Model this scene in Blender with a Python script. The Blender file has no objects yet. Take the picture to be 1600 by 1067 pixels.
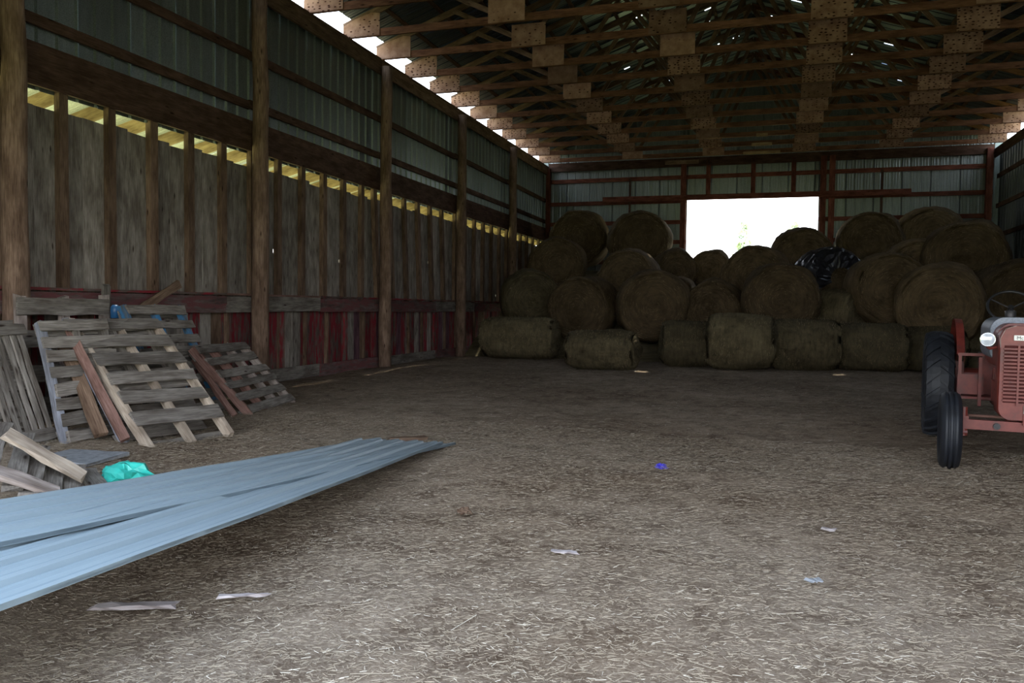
import bpy, math, random
import numpy as np
from mathutils import Vector, Matrix, noise
C = bpy.context.scene.collection
rnd = random.Random(7)

# ------------------------------------------------------------------ camera
FPX = 1250.0; EYE = Vector((0, 0, 1.4))
def _basis(yaw=17.87, pit=2.45, rol=.69):
    yaw, pit, rol = map(math.radians, (yaw, pit, rol))
    F = Vector((-math.sin(yaw)*math.cos(pit), math.cos(yaw)*math.cos(pit), -math.sin(pit)))
    R = Vector((math.cos(yaw), math.sin(yaw), 0)); U = R.cross(F)
    return F, R*math.cos(rol)+U*math.sin(rol), -R*math.sin(rol)+U*math.cos(rol)
CF, CR, CU = _basis()
cd = bpy.data.cameras.new('camera'); cam = bpy.data.objects.new('camera', cd); C.objects.link(cam)
cam.matrix_world = Matrix(((CR.x, CU.x, -CF.x, EYE.x), (CR.y, CU.y, -CF.y, EYE.y), (CR.z, CU.z, -CF.z, EYE.z), (0, 0, 0, 1)))
cd.sensor_width = 36; cd.lens = FPX/1600*36; cd.clip_start = .05; cd.clip_end = 500
bpy.context.scene.camera = cam
def ray(u, v): return CF + CR*((u-800)/FPX) - CU*((v-533.5)/FPX)
def onZ(u, v, z=0): d = ray(u, v); return EYE + d*((z-EYE.z)/d.z)
def onY(u, v, y): d = ray(u, v); return EYE + d*(y/d.y)
def onX(u, v, x): d = ray(u, v); return EYE + d*(x/d.x)

# ------------------------------------------------------------------ light and exposure
vs = bpy.context.scene.view_settings
vs.view_transform = 'Standard'; vs.look = 'None'; vs.gamma = 1; vs.use_curve_mapping = False
vs.exposure = 1.06
W = bpy.data.worlds.new('world'); bpy.context.scene.world = W; W.use_nodes = True
nt = W.node_tree; nt.nodes.clear()
o = nt.nodes.new('ShaderNodeOutputWorld'); bg = nt.nodes.new('ShaderNodeBackground'); bg.inputs['Strength'].default_value = 3.2
tc = nt.nodes.new('ShaderNodeTexCoord'); sx = nt.nodes.new('ShaderNodeSeparateXYZ'); rp = nt.nodes.new('ShaderNodeValToRGB')
nt.links.new(tc.outputs['Generated'], sx.inputs[0]); nt.links.new(sx.outputs['Z'], rp.inputs[0])
rp.color_ramp.elements[0].position = 0; rp.color_ramp.elements[0].color = (.97, .98, 1, 1)
rp.color_ramp.elements[1].position = .8; rp.color_ramp.elements[1].color = (.58, .74, 1, 1)
nt.links.new(rp.outputs[0], bg.inputs[0]); nt.links.new(bg.outputs[0], o.inputs[0])
sl = bpy.data.lights.new('sun', 'SUN'); sl.energy = 7; sl.angle = .01; sl.color = (1, .93, .8)
so = bpy.data.objects.new('sun', sl); C.objects.link(so)
so.rotation_euler = Vector((-.10, .45, 1.0)).to_track_quat('Z', 'Y').to_euler(); so.location = (-20, 40, 40)

# ------------------------------------------------------------------ materials
def nodes(name, rough=.9, metal=0, spec=None):
    m = bpy.data.materials.new(name); m.use_nodes = True; t = m.node_tree
    b = t.nodes['Principled BSDF']; b.inputs['Roughness'].default_value = rough; b.inputs['Metallic'].default_value = metal
    b.inputs['Specular IOR Level'].default_value = (.08 if rough > .75 and not metal else .5) if spec is None else spec
    return m, t, b
def N(t, kind, **kw):
    n = t.nodes.new(kind)
    for k, v in kw.items(): setattr(n, k, v)
    return n
def ramp(t, src, stops):
    r = N(t, 'ShaderNodeValToRGB'); e = r.color_ramp.elements
    while len(e) < len(stops): e.new(.5)
    for q, (p, c) in zip(e, stops): q.position = p; q.color = (*c, 1)
    t.links.new(src, r.inputs[0]); return r.outputs[0]
def mul(t, a, b, f=1.0, mode='MULTIPLY'):
    x = N(t, 'ShaderNodeMix', data_type='RGBA', blend_type=mode); x.inputs[0].default_value = f
    for s, i in ((a, 6), (b, 7)):
        if isinstance(s, tuple): x.inputs[i].default_value = (*s, 1)
        else: t.links.new(s, x.inputs[i])
    return x.outputs[2]
def coords(t, scale, shift=True):
    tc = N(t, 'ShaderNodeTexCoord'); mp = N(t, 'ShaderNodeMapping'); mp.inputs['Scale'].default_value = scale
    t.links.new(tc.outputs['Object'], mp.inputs[0])
    if shift:
        oi = N(t, 'ShaderNodeObjectInfo'); mm = N(t, 'ShaderNodeMath', operation='MULTIPLY'); mm.inputs[1].default_value = 57
        t.links.new(oi.outputs['Random'], mm.inputs[0]); cb = N(t, 'ShaderNodeCombineXYZ')
        for i in range(3): t.links.new(mm.outputs[0], cb.inputs[i])
        t.links.new(cb.outputs[0], mp.inputs[1])
    return mp.outputs[0]
def noise_t(t, vec, scale, detail=4, rough=.6):
    n = N(t, 'ShaderNodeTexNoise'); n.inputs['Scale'].default_value = scale; n.inputs['Detail'].default_value = detail
    n.inputs['Roughness'].default_value = rough; t.links.new(vec, n.inputs['Vector']); return n.outputs['Fac']
def bump(t, b, h, strength=.4, dist=.01):
    n = N(t, 'ShaderNodeBump'); n.inputs['Strength'].default_value = strength; n.inputs['Distance'].default_value = dist
    t.links.new(h, n.inputs['Height']); t.links.new(n.outputs[0], b.inputs['Normal'])
def objvar(t, col, lo, hi):
    oi = N(t, 'ShaderNodeObjectInfo'); r = ramp(t, oi.outputs['Random'], [(0, (lo,)*3), (1, (hi,)*3)])
    return mul(t, col, r)
def wood(name, dark, light, var=(.75, 1.15), knots=True, paint=None):
    m, t, b = nodes(name, .85)
    v = coords(t, (1.2, 22, 22)); g = noise_t(t, v, 3.5, 5, .65)
    c = ramp(t, g, [(.3, dark), (.7, light)])
    v2 = coords(t, (1.5, 5, 5)); s = noise_t(t, v2, 1.6, 3)
    c = mul(t, c, ramp(t, s, [(.35, (.55, .52, .5)), (.65, (1.1, 1.1, 1.1))]))
    if knots:
        vo = N(t, 'ShaderNodeTexVoronoi'); vo.inputs['Scale'].default_value = 1.7; t.links.new(coords(t, (1.2, 4.5, 4.5)), vo.inputs['Vector'])
        c = mul(t, c, ramp(t, vo.outputs['Distance'], [(.05, (.22, .18, .16)), (.13, (1, 1, 1))]))
    if paint:
        f = noise_t(t, coords(t, (1.2, 6, 6)), 2.2, 6, .7)
        k = ramp(t, f, [(.44, (0, 0, 0)), (.56, (1, 1, 1))])
        x = N(t, 'ShaderNodeMix', data_type='RGBA'); t.links.new(k, x.inputs[0]); t.links.new(c, x.inputs[6]); x.inputs[7].default_value = (*paint, 1); c = x.outputs[2]
    c = objvar(t, c, *var); t.links.new(c, b.inputs['Base Color'])
    bump(t, b, g, .5, .006); return m
M = {}
M['weathered'] = wood('weathered_boards', (.105, .092, .078), (.27, .245, .215))
M['sheath'] = wood('grey_sheathing', (.155, .135, .115), (.35, .315, .275), (.75, 1.15))
M['stud'] = wood('brown_lumber', (.10, .062, .042), (.21, .145, .10))
M['girt'] = wood('dark_brown_lumber', (.055, .033, .024), (.12, .07, .05))
M['truss'] = wood('truss_lumber', (.11, .053, .031), (.235, .122, .07), (.75, 1.1))
M['pole'] = wood('pole_wood', (.12, .075, .052), (.29, .20, .145), (.85, 1.1))
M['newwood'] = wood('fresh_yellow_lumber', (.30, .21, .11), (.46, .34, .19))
M['pale'] = wood('pale_board', (.34, .27, .20), (.55, .47, .38))
M['stringer'] = wood('pinkish_stringer', (.26, .21, .18), (.46, .40, .36))
M['redwood'] = wood('red_stained_stringer', (.14, .07, .055), (.27, .17, .14))
M['bluish'] = wood('blue_grey_stringer', (.20, .21, .24), (.40, .42, .48))
M['bluepaint'] = wood('blue_painted_wood', (.10, .12, .14), (.16, .2, .22), paint=(.05, .17, .32))
M['redpaint'] = wood('red_painted_boards', (.10, .07, .06), (.17, .14, .12), (.6, 1.15), False, (.20, .022, .03))
M['redrail'] = wood('faded_red_board', (.09, .06, .055), (.17, .13, .12), (.8, 1.1), False, (.14, .055, .055))
M['purple'] = wood('purplish_boards', (.10, .05, .065), (.17, .09, .11), (.7, 1.1), False)
M['redwood_beam'] = wood('reddish_timber', (.10, .035, .025), (.2, .075, .05))

def gusset():
    m, t, b = nodes('gusset_plywood', .85)
    g = noise_t(t, coords(t, (1, 9, 1)), 6, 4); c = ramp(t, g, [(.3, (.20, .112, .068)), (.7, (.35, .225, .15))])
    br = N(t, 'ShaderNodeTexVoronoi'); br.inputs['Scale'].default_value = 12; br.inputs['Randomness'].default_value = .55
    t.links.new(coords(t, (.75, .2, 1.5)), br.inputs['Vector'])
    c = mul(t, c, ramp(t, br.outputs['Distance'], [(.20, (.16, .10, .08)), (.30, (1, 1, 1))])); c = objvar(t, c, .55, 1.15)
    t.links.new(c, b.inputs['Base Color']); return m
M['gusset'] = gusset()
def metal(name, a, b_, rough=.45, met=.75, var=(.8, 1.1), speck=True):
    m, t, b = nodes(name, rough, met)
    g = noise_t(t, coords(t, (1, 8, 1)), 2.2, 5); c = ramp(t, g, [(.3, a), (.7, b_)])
    sp = noise_t(t, coords(t, (1, 1, 1)), 70, 2)
    if speck: c = mul(t, c, ramp(t, sp, [(.35, (.75,)*3), (.6, (1.08,)*3)]))
    c = objvar(t, c, *var); t.links.new(c, b.inputs['Base Color']); return m
M['galv'] = metal('galvanised_metal', (.20, .235, .235), (.255, .295, .29), .33, .7)
M['galvlight'] = metal('bright_galvanised_metal', (.5, .53, .5), (.68, .7, .66), .6, .1)
M['galvdark'] = metal('shaded_galvanised_metal', (.06, .07, .07), (.11, .12, .12), .6, .4)  # darker copy of the galvanised metal, right wall's shade put into its colour
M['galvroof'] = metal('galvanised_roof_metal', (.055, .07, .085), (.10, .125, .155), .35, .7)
M['steelblue'] = metal('blue_grey_sheet_steel', (.235, .295, .325), (.265, .33, .36), .40, .15, (1, 1), False)
M['galvboard'] = metal('corner_flashing', (.12, .15, .15), (.2, .24, .23), .5, .4)
M['chrome'] = metal('chrome', (.75, .77, .8), (.9, .9, .92), .12, 1, (1, 1))
M['darkmetal'] = metal('dark_steel', (.03, .03, .033), (.07, .065, .065), .5, .5, (1, 1))
M['greymetal'] = metal('slate_grey_sheet', (.13, .15, .18), (.2, .22, .26), .5, .3, (1, 1))
def tractor_red():
    m, t, b = nodes('faded_tractor_red', .45)
    n = noise_t(t, coords(t, (1, 1, 1), False), 5, 7, .7); c = ramp(t, n, [(.34, (.06, .022, .018)), (.47, (.13, .020, .014)), (.7, (.20, .036, .024))])
    t.links.new(c, b.inputs['Base Color']); bump(t, b, n, .1, .004); return m
M['red'] = tractor_red()
def plain(name, col, rough=.8, metal=0, nscale=8, amt=.3):
    m, t, b = nodes(name, rough, metal); n = noise_t(t, coords(t, (1, 1, 1)), nscale, 4)
    c = mul(t, col, ramp(t, n, [(.3, (1-amt,)*3), (.7, (1+amt*.5,)*3)])); t.links.new(c, b.inputs['Base Color']); bump(t, b, n, .15, .004); return m
M['shadowred'] = plain('shaded_red', (.07, .02, .018), .8)  # dark red for the grille opening, shade between the slats put into the colour
M['rubber'] = plain('dusty_black_rubber', (.009, .011, .016), .6, amt=.5)
M['black'] = plain('black_plastic', (.012, .011, .014), .3)
M['dark'] = plain('black_enamel', (.01, .01, .01), .5)
M['teal'] = plain('teal_plastic_bag', (.03, .42, .34), .4)
M['purpleblue'] = plain('purple_blue_plastic', (.05, .04, .45), .4)
M['bluecan'] = plain('blue_plastic', (.03, .13, .30), .4)
M['concrete'] = plain('pale_concrete', (.26, .27, .28), .95, nscale=20)
M['whiteplastic'] = plain('dirty_white_plate', (.72, .72, .70), .4, .3)
M['lens'] = plain('ribbed_headlight_glass', (.80, .86, .95), .12, .35, 30, .25)
M['bark'] = plain('bark', (.12, .08, .05)); M['leaf'] = plain('glare_pale_leaves', (.62, .70, .52))  # leaf colour paled to stand for the glare outside the doorway
M['splinter'] = wood('pale_splintered_wood', (.30, .26, .25), (.46, .42, .41), knots=False)
def grass():
    m, t, b = nodes('dry_field_grass', .95); n = noise_t(t, coords(t, (1, 1, 1), False), .5, 8, .7)
    c = ramp(t, n, [(.3, (.22, .26, .08)), (.7, (.48, .46, .22))]); t.links.new(c, b.inputs['Base Color']); return m
M['grass'] = grass()
def floor_mat():
    m, t, b = nodes('chaff_covered_dirt', .95)
    a = noise_t(t, coords(t, (1, 1, 1), False), .35, 4, .55); f = noise_t(t, coords(t, (1, 1, 1), False), 3.2, 8, .75)
    g = noise_t(t, coords(t, (26, 70, 26), False), 1.6, 6, .8)
    c = ramp(t, g, [(.33, (.115, .080, .053)), (.5, (.245, .193, .143)), (.68, (.42, .355, .275))])
    c = mul(t, c, ramp(t, f, [(.32, (.45, .40, .37)), (.55, (1.05, 1.05, 1.05))]))
    c = mul(t, c, ramp(t, a, [(.35, (.66, .60, .54)), (.62, (1.12, 1.12, 1.12))]))
    t.links.new(c, b.inputs['Base Color']); bump(t, b, g, .7, .012); return m
M['floor'] = floor_mat()
def hay(name, tint):
    m, t, b = nodes(name, .95)
    tc = N(t, 'ShaderNodeTexCoord'); s = N(t, 'ShaderNodeSeparateXYZ'); t.links.new(tc.outputs['Object'], s.inputs[0])
    def mt(op, a, bb=None, k=None):
        n = N(t, 'ShaderNodeMath', operation=op); t.links.new(a, n.inputs[0])
        if bb is not None: t.links.new(bb, n.inputs[1])
        if k is not None: n.inputs[1].default_value = k
        return n.outputs[0]
    x, y, z = s.outputs
    r = mt('SQRT', mt('ADD', mt('MULTIPLY', x, x), mt('MULTIPLY', y, y))); an = mt('ARCTAN2', y, x)
    cb = N(t, 'ShaderNodeCombineXYZ'); t.links.new(mt('MULTIPLY', r, k=15), cb.inputs[0]); t.links.new(mt('MULTIPLY', z, k=15), cb.inputs[1]); t.links.new(mt('MULTIPLY', an, k=2.2), cb.inputs[2])
    ad = N(t, 'ShaderNodeVectorMath', operation='ADD'); t.links.new(cb.outputs[0], ad.inputs[0])
    oi = N(t, 'ShaderNodeObjectInfo'); mm = mt('MULTIPLY', oi.outputs['Random'], k=40.); c3 = N(t, 'ShaderNodeCombineXYZ'); t.links.new(mm, c3.inputs[0]); t.links.new(mm, c3.inputs[1]); t.links.new(c3.outputs[0], ad.inputs[1])
    n = noise_t(t, ad.outputs[0], 1.0, 6, .72)
    c = ramp(t, n, [(.3, tuple(q*.5 for q in tint)), (.5, tint), (.7, tuple(q*1.4 for q in tint))])
    p = noise_t(t, coords(t, (1, 1, 1)), 2.2, 3); c = mul(t, c, ramp(t, p, [(.3, (.6, .58, .55)), (.7, (1.15, 1.15, 1.12))])); c = objvar(t, c, .75, 1.2)
    t.links.new(c, b.inputs['Base Color']); bump(t, b, n, .9, .04); return m
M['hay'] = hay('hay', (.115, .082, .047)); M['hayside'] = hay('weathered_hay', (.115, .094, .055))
for k_, col_ in (('straw1', (.33, .275, .20)), ('straw2', (.28, .225, .16)), ('straw3', (.56, .50, .40)), ('straw4', (.13, .10, .075))): M[k_] = plain(k_, col_, .8, amt=.2)

def stalk():
    m, t, b = nodes('hay_stalks', .9); b.inputs['Base Color'].default_value = (.17, .13, .08, 1)
    tr = N(t, 'ShaderNodeBsdfTranslucent'); tr.inputs[0].default_value = (.42, .34, .22, 1); mx = N(t, 'ShaderNodeMixShader'); mx.inputs[0].default_value = .45
    t.links.new(b.outputs[0], mx.inputs[1]); t.links.new(tr.outputs[0], mx.inputs[2]); t.links.new(mx.outputs[0], t.nodes['Material Output'].inputs[0]); return m
M['stalk'] = stalk()

# ------------------------------------------------------------------ object helpers
def link(name, me, mat=None, parent=None, loc=None, mw=None):
    ob = bpy.data.objects.new(name, me); C.objects.link(ob)
    if mat is not None and me is not None and not me.materials: me.materials.append(mat)
    if parent is not None: ob.parent = parent
    if mw is not None: ob.matrix_basis = mw
    elif loc is not None: ob.location = loc
    return ob
def empty(name, loc=(0, 0, 0), rz=0, parent=None):
    e = bpy.data.objects.new(name, None); C.objects.link(e); e.location = loc; e.rotation_euler = (0, 0, rz); e.empty_display_size = .2
    if parent: e.parent = parent
    return e
def tag(ob, label=None, cat=None, group=None, kind=None):
    for k, v in (('label', label), ('category', cat), ('group', group), ('kind', kind)):
        if v: ob[k] = v
    return ob
def mesh(name, vs_, fs, smooth=False):
    me = bpy.data.meshes.new(name); me.from_pydata([tuple(v) for v in vs_], [], fs); me.update()
    if smooth:
        for p in me.polygons: p.use_smooth = True
    return me
_bc = {}
def board_mesh(L, w, th, mat, seg=1, rough=0.0, variant=0):
    key = (round(L, 2), round(w, 3), round(th, 3), mat, seg, rough, variant)
    if key in _bc: return _bc[key]
    r = random.Random(hash(key[:3])+variant); vs_ = []; fs = []
    for i in range(seg+1):
        x = -L/2+L*i/seg; j = lambda a: r.uniform(-a, a)*rough
        e = j(.02) if i in (0, seg) else 0
        for sy, sz in ((-1, -1), (1, -1), (1, 1), (-1, 1)):
            vs_.append((x+e+(j(.015) if i in (0, seg) else 0), sy*w/2+j(.008), sz*th/2+j(.003)))
    for i in range(seg):
        for k in range(4): a = i*4+k; b = i*4+(k+1) % 4; fs.append((a, b, b+4, a+4))
    fs.append((3, 2, 1, 0)); n = seg*4; fs.append((n, n+1, n+2, n+3))
    me = mesh('board', vs_, fs); me.materials.append(M[mat]); _bc[key] = me; return me
def frame(p, x, z):
    x = Vector(x).normalized(); z = Vector(z); z = (z-x*z.dot(x)).normalized(); y = z.cross(x)
    return Matrix(((x.x, y.x, z.x, p[0]), (x.y, y.y, z.y, p[1]), (x.z, y.z, z.z, p[2]), (0, 0, 0, 1)))
def board(name, parent, p0, p1, w, th, mat, nrm=(0, 0, 1), seg=1, rough=0.0, variant=0):
    """board from p0 to p1 (centre line); w across, th along nrm; coordinates in the parent's frame"""
    p0 = Vector(p0); p1 = Vector(p1); d = p1-p0
    return link(name, board_mesh(d.length, w, th, mat, seg, rough, variant), None, parent, mw=frame((p0+p1)/2, d, nrm))
def tube_mesh(pts, rad, sides=8, caps=True, jit=0, seed=0):
    r = random.Random(seed); vs_ = []; fs = []; n = len(pts); pts = [Vector(p) for p in pts]
    if not hasattr(rad, '__len__'): rad = [rad]*n
    up = None
    for i in range(n):
        d = (pts[min(i+1, n-1)]-pts[max(i-1, 0)]).normalized()
        if up is None: up = Vector((0, 0, 1)) if abs(d.z) < .9 else Vector((0, 1, 0))
        a = d.cross(up).normalized(); b = a.cross(d); up = b
        for k in range(sides):
            q = rad[i]*(1+r.uniform(-jit, jit)); t = 2*math.pi*k/sides
            vs_.append(pts[i]+a*(q*math.cos(t))+b*(q*math.sin(t)))
    for i in range(n-1):
        for k in range(sides): a = i*sides+k; b = i*sides+(k+1) % sides; fs.append((a, b, b+sides, a+sides))
    if caps: fs.append(tuple(range(sides))[::-1]); fs.append(tuple((n-1)*sides+k for k in range(sides)))
    return vs_, fs
def tube(name, parent, pts, rad, mat, sides=8, smooth=True, **kw):
    return link(name, mesh(name, *tube_mesh(pts, rad, sides, **kw), smooth=smooth), M[mat], parent)
def join_geo(parts):
    V = []; Fs = []
    for v, f in parts:
        o_ = len(V); V += list(v); Fs += [tuple(i+o_ for i in q) for q in f]
    return V, Fs
def boxg(x0, x1, y0, y1, z0, z1):
    v = [(x, y, z) for z in (z0, z1) for y in (y0, y1) for x in (x0, x1)]
    return v, [(0, 2, 3, 1), (4, 5, 7, 6), (0, 1, 5, 4), (2, 6, 7, 3), (0, 4, 6, 2), (1, 3, 7, 5)]
def lathe(prof, n=32, axis='x'):
    vs_ = []; fs = []; m = len(prof)
    for i in range(n):
        a = 2*math.pi*i/n
        for (h, r) in prof:
            c, s = math.cos(a)*r, math.sin(a)*r
            vs_.append((h, c, s) if axis == 'x' else ((c, h, s) if axis == 'y' else (c, s, h)))
    for i in range(n):
        for k in range(m-1):
            a = i*m+k; b = ((i+1) % n)*m+k; fs.append((a, a+1, b+1, b))
    return vs_, fs

# ------------------------------------------------------------------ building dimensions
XL, XR_, YB, YF, ZP = -8.49, 7.03, 30.84, 1.9, 6.93
XM = (XL+XR_)/2; RISE = 2.75; HEEL = .46
BAY = 4.702; P0 = 11.83
post_y = [P0+BAY*k for k in range(-1, 4)]
def roof_z(x): return ZP+HEEL+RISE*(1-abs(x-XM)/(XM-XL))
def fh(x, y): return .014*math.sin(1.1*x+.6*y)+.012*math.sin(.5*x-1.7*y+1)+.008*math.sin(3.1*x+2.3*y)

# ground outside and chaff floor
me = mesh('ground', [(-150, -120, -.08), (150, -120, -.08), (150, 220, -.08), (-150, 220, -.08)], [(0, 1, 2, 3)])
tag(link('ground', me, M['grass']), kind='structure')
nx, ny = 126, 270; x0, x1, y0, y1 = XL-.25, XR_+.2, -1.5, YB+.1
vv = [(x0+(x1-x0)*i/(nx-1), y0+(y1-y0)*j/(ny-1)) for j in range(ny) for i in range(nx)]
V = [(x, y, fh(x, y)+.02*noise.noise(Vector((x*2.5, y*2.5, 0)))-.004) for x, y in vv]
Fq = [(j*nx+i, j*nx+i+1, (j+1)*nx+i+1, (j+1)*nx+i) for j in range(ny-1) for i in range(nx-1)]
floor = tag(link('floor', mesh('floor', V, Fq, True), M['floor']), kind='structure')

# ------------------------------------------------------------------ corrugated sheet, ribs along local X, faces +Z
def sheet_mesh(L, w, mat, rib=.018, ribs=4, minor=True, holes=(), seg=1, thick=True, rw=(.032, .016)):
    ys = []; step = w/(ribs-1)
    for i in range(ribs):
        c = -w/2+i*step
        for dy, z in ((-rw[0], 0), (-rw[1], rib), (rw[1], rib), (rw[0], 0)): ys.append((c+dy, z))
        if i < ribs-1 and minor:
            for q in (1/3, 2/3):
                cc = c+step*q
                for dy, z in ((-.012, 0), (0, rib*.3), (.012, 0)): ys.append((cc+dy, z))
    ys = [(max(-w/2-.012, min(w/2+.012, a)), b) for a, b in ys]
    for h in holes:
        for e in h[2:4]: ys.append((e, float(np.interp(e, [a for a, b in ys if True], [b for a, b in ys]))))
        ys.sort()
    xs = sorted(set([-L/2+L*i/seg for i in range(seg+1)]+[h for hh in holes for h in hh[:2]]))
    V = [(x, y, z) for x in xs for y, z in ys]; n = len(ys); Fs = []
    for i in range(len(xs)-1):
        for k in range(n-1):
            xm = (xs[i]+xs[i+1])/2; ym = (ys[k][0]+ys[k+1][0])/2
            if any(h[0] < xm < h[1] and h[2] < ym < h[3] for h in holes): continue
            a = i*n+k; Fs.append((a, a+n, a+n+1, a+1))
    if thick:
        Vb = [(x, y, z-.002) for x, y, z in V]; o_ = len(V); Fs += [tuple(i+o_ for i in f[::-1]) for f in Fs]; V += Vb
    me = mesh('sheet', V, Fs); me.materials.append(M[mat]); return me
def gable_sheet(me, xm, sgn, zc, L):
    for v in me.vertices:
        if v.co.x > 0: v.co.x = roof_z(xm+sgn*v.co.y)+.025-zc
    return me
def place_sheet(name, parent, me, p, along, face): return link(name, me, None, parent, mw=frame(p, along, face))

# ------------------------------------------------------------------ left wall
wl = tag(empty('wall_left', (0, 0, 0)), kind='structure')
SW = .9
zt, zb = ZP-.02, 4.0
sm = sheet_mesh(zt-zb+.1, SW, 'galv', thick=False, minor=False, rib=.032, rw=(.026, .009))
y = YF+.1
while y < YB-.1:
    place_sheet('metal_sheet', wl, sm, (XL-.19, y+SW/2, (zt+zb-.1)/2+.1), (0, 0, 1), (1, 0, 0)); y += SW
gz = [onX(425, v, XL)[2] for v in (98, 172)]
edges = [YF]+post_y+[YB]
for i in range(len(edges)-1):
    a, b = edges[i], edges[i+1]
    for z in gz: board('girt', wl, (XL-.13, a, z), (XL-.13, b, z+rnd.uniform(-.03, .03)), .14, .045, 'girt', (1, 0, 0), variant=i)
    zh = 4.02
    board('header_board', wl, (XL-.10, a, zh+.16), (XL-.10, b, zh+.16), .30, .05, 'girt', (1, 0, 0), variant=i)
    board('header_board', wl, (XL-.13, a, zh+.42), (XL-.13, b, zh+.42), .24, .045, 'girt', (1, 0, 0), variant=i+9)
    board('top_plate', wl, (XL-.03, a, ZP-.16), (XL-.03, b, ZP-.16), .30, .05, 'stud', (1, 0, 0), variant=i)
    board('top_plate', wl, (XL-.13, a, ZP+.02), (XL-.13, b, ZP+.02), .26, .045, 'stud', (0, 0, 1), variant=i)
# posts
def post(parent, x, y, zt, r, seed, mat='pole'):
    rr = random.Random(seed); n = 9
    pts = [(i*zt/(n-1), rr.uniform(-.015, .015), rr.uniform(-.015, .015)) for i in range(n)]
    V, Fs = tube_mesh(pts, [r*(1.06-.16*i/(n-1)) for i in range(n)], 14, jit=.05, seed=seed)
    return link('post', mesh('post', V, Fs, True), M[mat], parent, mw=frame((x, y, -.03), (0, 0, 1), (1, 0, 0)))
for i, y in enumerate(post_y): post(wl, XL+.10, y, ZP-.12, .14, 10+i)
board('post', wl, (XL+.02, YB-.12, -.02), (XL+.02, YB-.12, ZP-.05), .16, .16, 'redwood_beam', (1, 0, 0))
# lower wall: sheathing planks, studs, rail, painted dado, base board
ZG, ZR = 3.82, 1.36
XS = XL-.21
holes = {}                                              # knot holes where daylight comes through
for u, v in ((100, 398), (402, 442), (37, 258), (363, 522), (427, 392), (529, 408), (812, 390), (774, 462), (668, 410), (810, 305)):
    q = onX(u, v, XS); holes[(round(q.y, 2), round(q.z, 2))] = (q.y, q.z)
def plank_v(name, mat, yc, w, za, zb_, x, variant, lean=0):
    hs = [h for h in holes.values() if abs(h[0]-yc) < w/2-.03 and za+.1 < h[1] < zb_-.1]
    if not hs:
        board(name, wl, (x, yc, za), (x, yc+lean, zb_), w, .022, mat, (1, 0, 0), 3, 1, variant); return
    hy, hz = hs[0]; hw, hh = .018, .035+.05*((variant*7) % 3 == 0)
    g = join_geo([boxg(za-hz, -hh, -w/2, w/2, -.011, .011), boxg(hh, zb_-hz, -w/2, w/2, -.011, .011),
                  boxg(-hh, hh, -w/2, hy-yc-hw, -.011, .011), boxg(-hh, hh, hy-yc+hw, w/2, -.011, .011)])
    # local X is up, local Y runs along the wall
    V = [(a, b, c) for a, b, c in g[0]]
    link(name, mesh(name, V, g[1]), M[mat], wl, mw=Matrix(((0, 0, 1, x), (0, 1, 0, yc), (1, 0, 0, hz), (0, 0, 0, 1))))
SP = BAY/6
y = P0-BAY*2+.1; k = 0
rails = []
while y < YB-.05:
    bay3 = post_y[2]+.1 < y < post_y[3]-.1
    lean = -.22 if bay3 else 0
    w1 = SP*rnd.uniform(.44, .56)
    plank_v('wall_plank', 'sheath', y+w1/2+.004, w1-.008, ZR+.02, ZG, XS, k)
    plank_v('wall_plank', 'sheath', y+w1+(SP-w1)/2, SP-w1-.008, ZR+.02, ZG+rnd.uniform(-.04, 0), XS-.004, k+1)
    board('wall_stud', wl, (XS+.06, y, ZR), (XS+.06, y+lean, ZG+.35), .13 if k % 3 else .15, .09, 'stud' if k % 4 else 'pale' if k % 8 == 0 and k > 60 else 'stud', (1, 0, 0), 2, .6, k % 5)
    board('rafter_tail', wl, (XS-.02, y+.01, ZG+.22), (XS-1.15, y+.01, ZG-.06), .2, .045, 'newwood', (0, 1, 0))
    # dado boards of mixed widths under the rail
    yy = y
    for q in range(3):
        w = SP/3; mt = rnd.choice(['redpaint', 'redpaint', 'purple', 'sheath', 'redpaint', 'stud'])
        board('painted_board', wl, (XS+.02, yy+w/2, -.06), (XS+.02, yy+w/2+rnd.uniform(-.006, .006), ZR+.02), w, .024, mt, (1, 0, 0), 2, .4, k % 6); yy += w
    board('wall_stud', wl, (XS+.07, y+.1, .05), (XS+.07, y+.1+rnd.uniform(-.03, .03), ZR), .06, .06, 'redpaint' if k % 3 == 1 else 'stud', (1, 0, 0), 1, .5, k % 5)
    y += SP; k += 1
lt_ = Vector((-1.2, 0, -.30)).normalized(); y = YF; ltm = sheet_mesh(1.35, SW, 'galvlight', thick=False)
while y < YB-.1:
    place_sheet('lean_to_sheet', wl, ltm, (XS-.62, y+SW/2, ZG+.20), lt_, Vector((-.30, 0, 1.2)).normalized()); y += SW
y = P0-BAY*2; i = 0
while y < YB-.3:
    L = min(2.9, YB-.2-y)
    board('rail_board', wl, (XS+.14, y, ZR+.03), (XS+.14, y+L, ZR+.03+rnd.uniform(-.02, .02)), .27, .04, ['weathered', 'redrail', 'redrail'][i % 3], (1, 0, 0), 2, .7, i)
    board('rail_cap', wl, (XS+.09, y, ZR+.20), (XS+.09, y+L, ZR+.20), .16, .035, 'redpaint' if i % 3 else 'redwood', (0, 0, 1), 1, .3, i)
    board('base_board', wl, (XS+.15, y, .10), (XS+.15, y+L*.98, .11), .24, .04, 'weathered' if i % 2 else 'redrail', (1, 0, 0), 2, 1, i)
    y += L; i += 1

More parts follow.
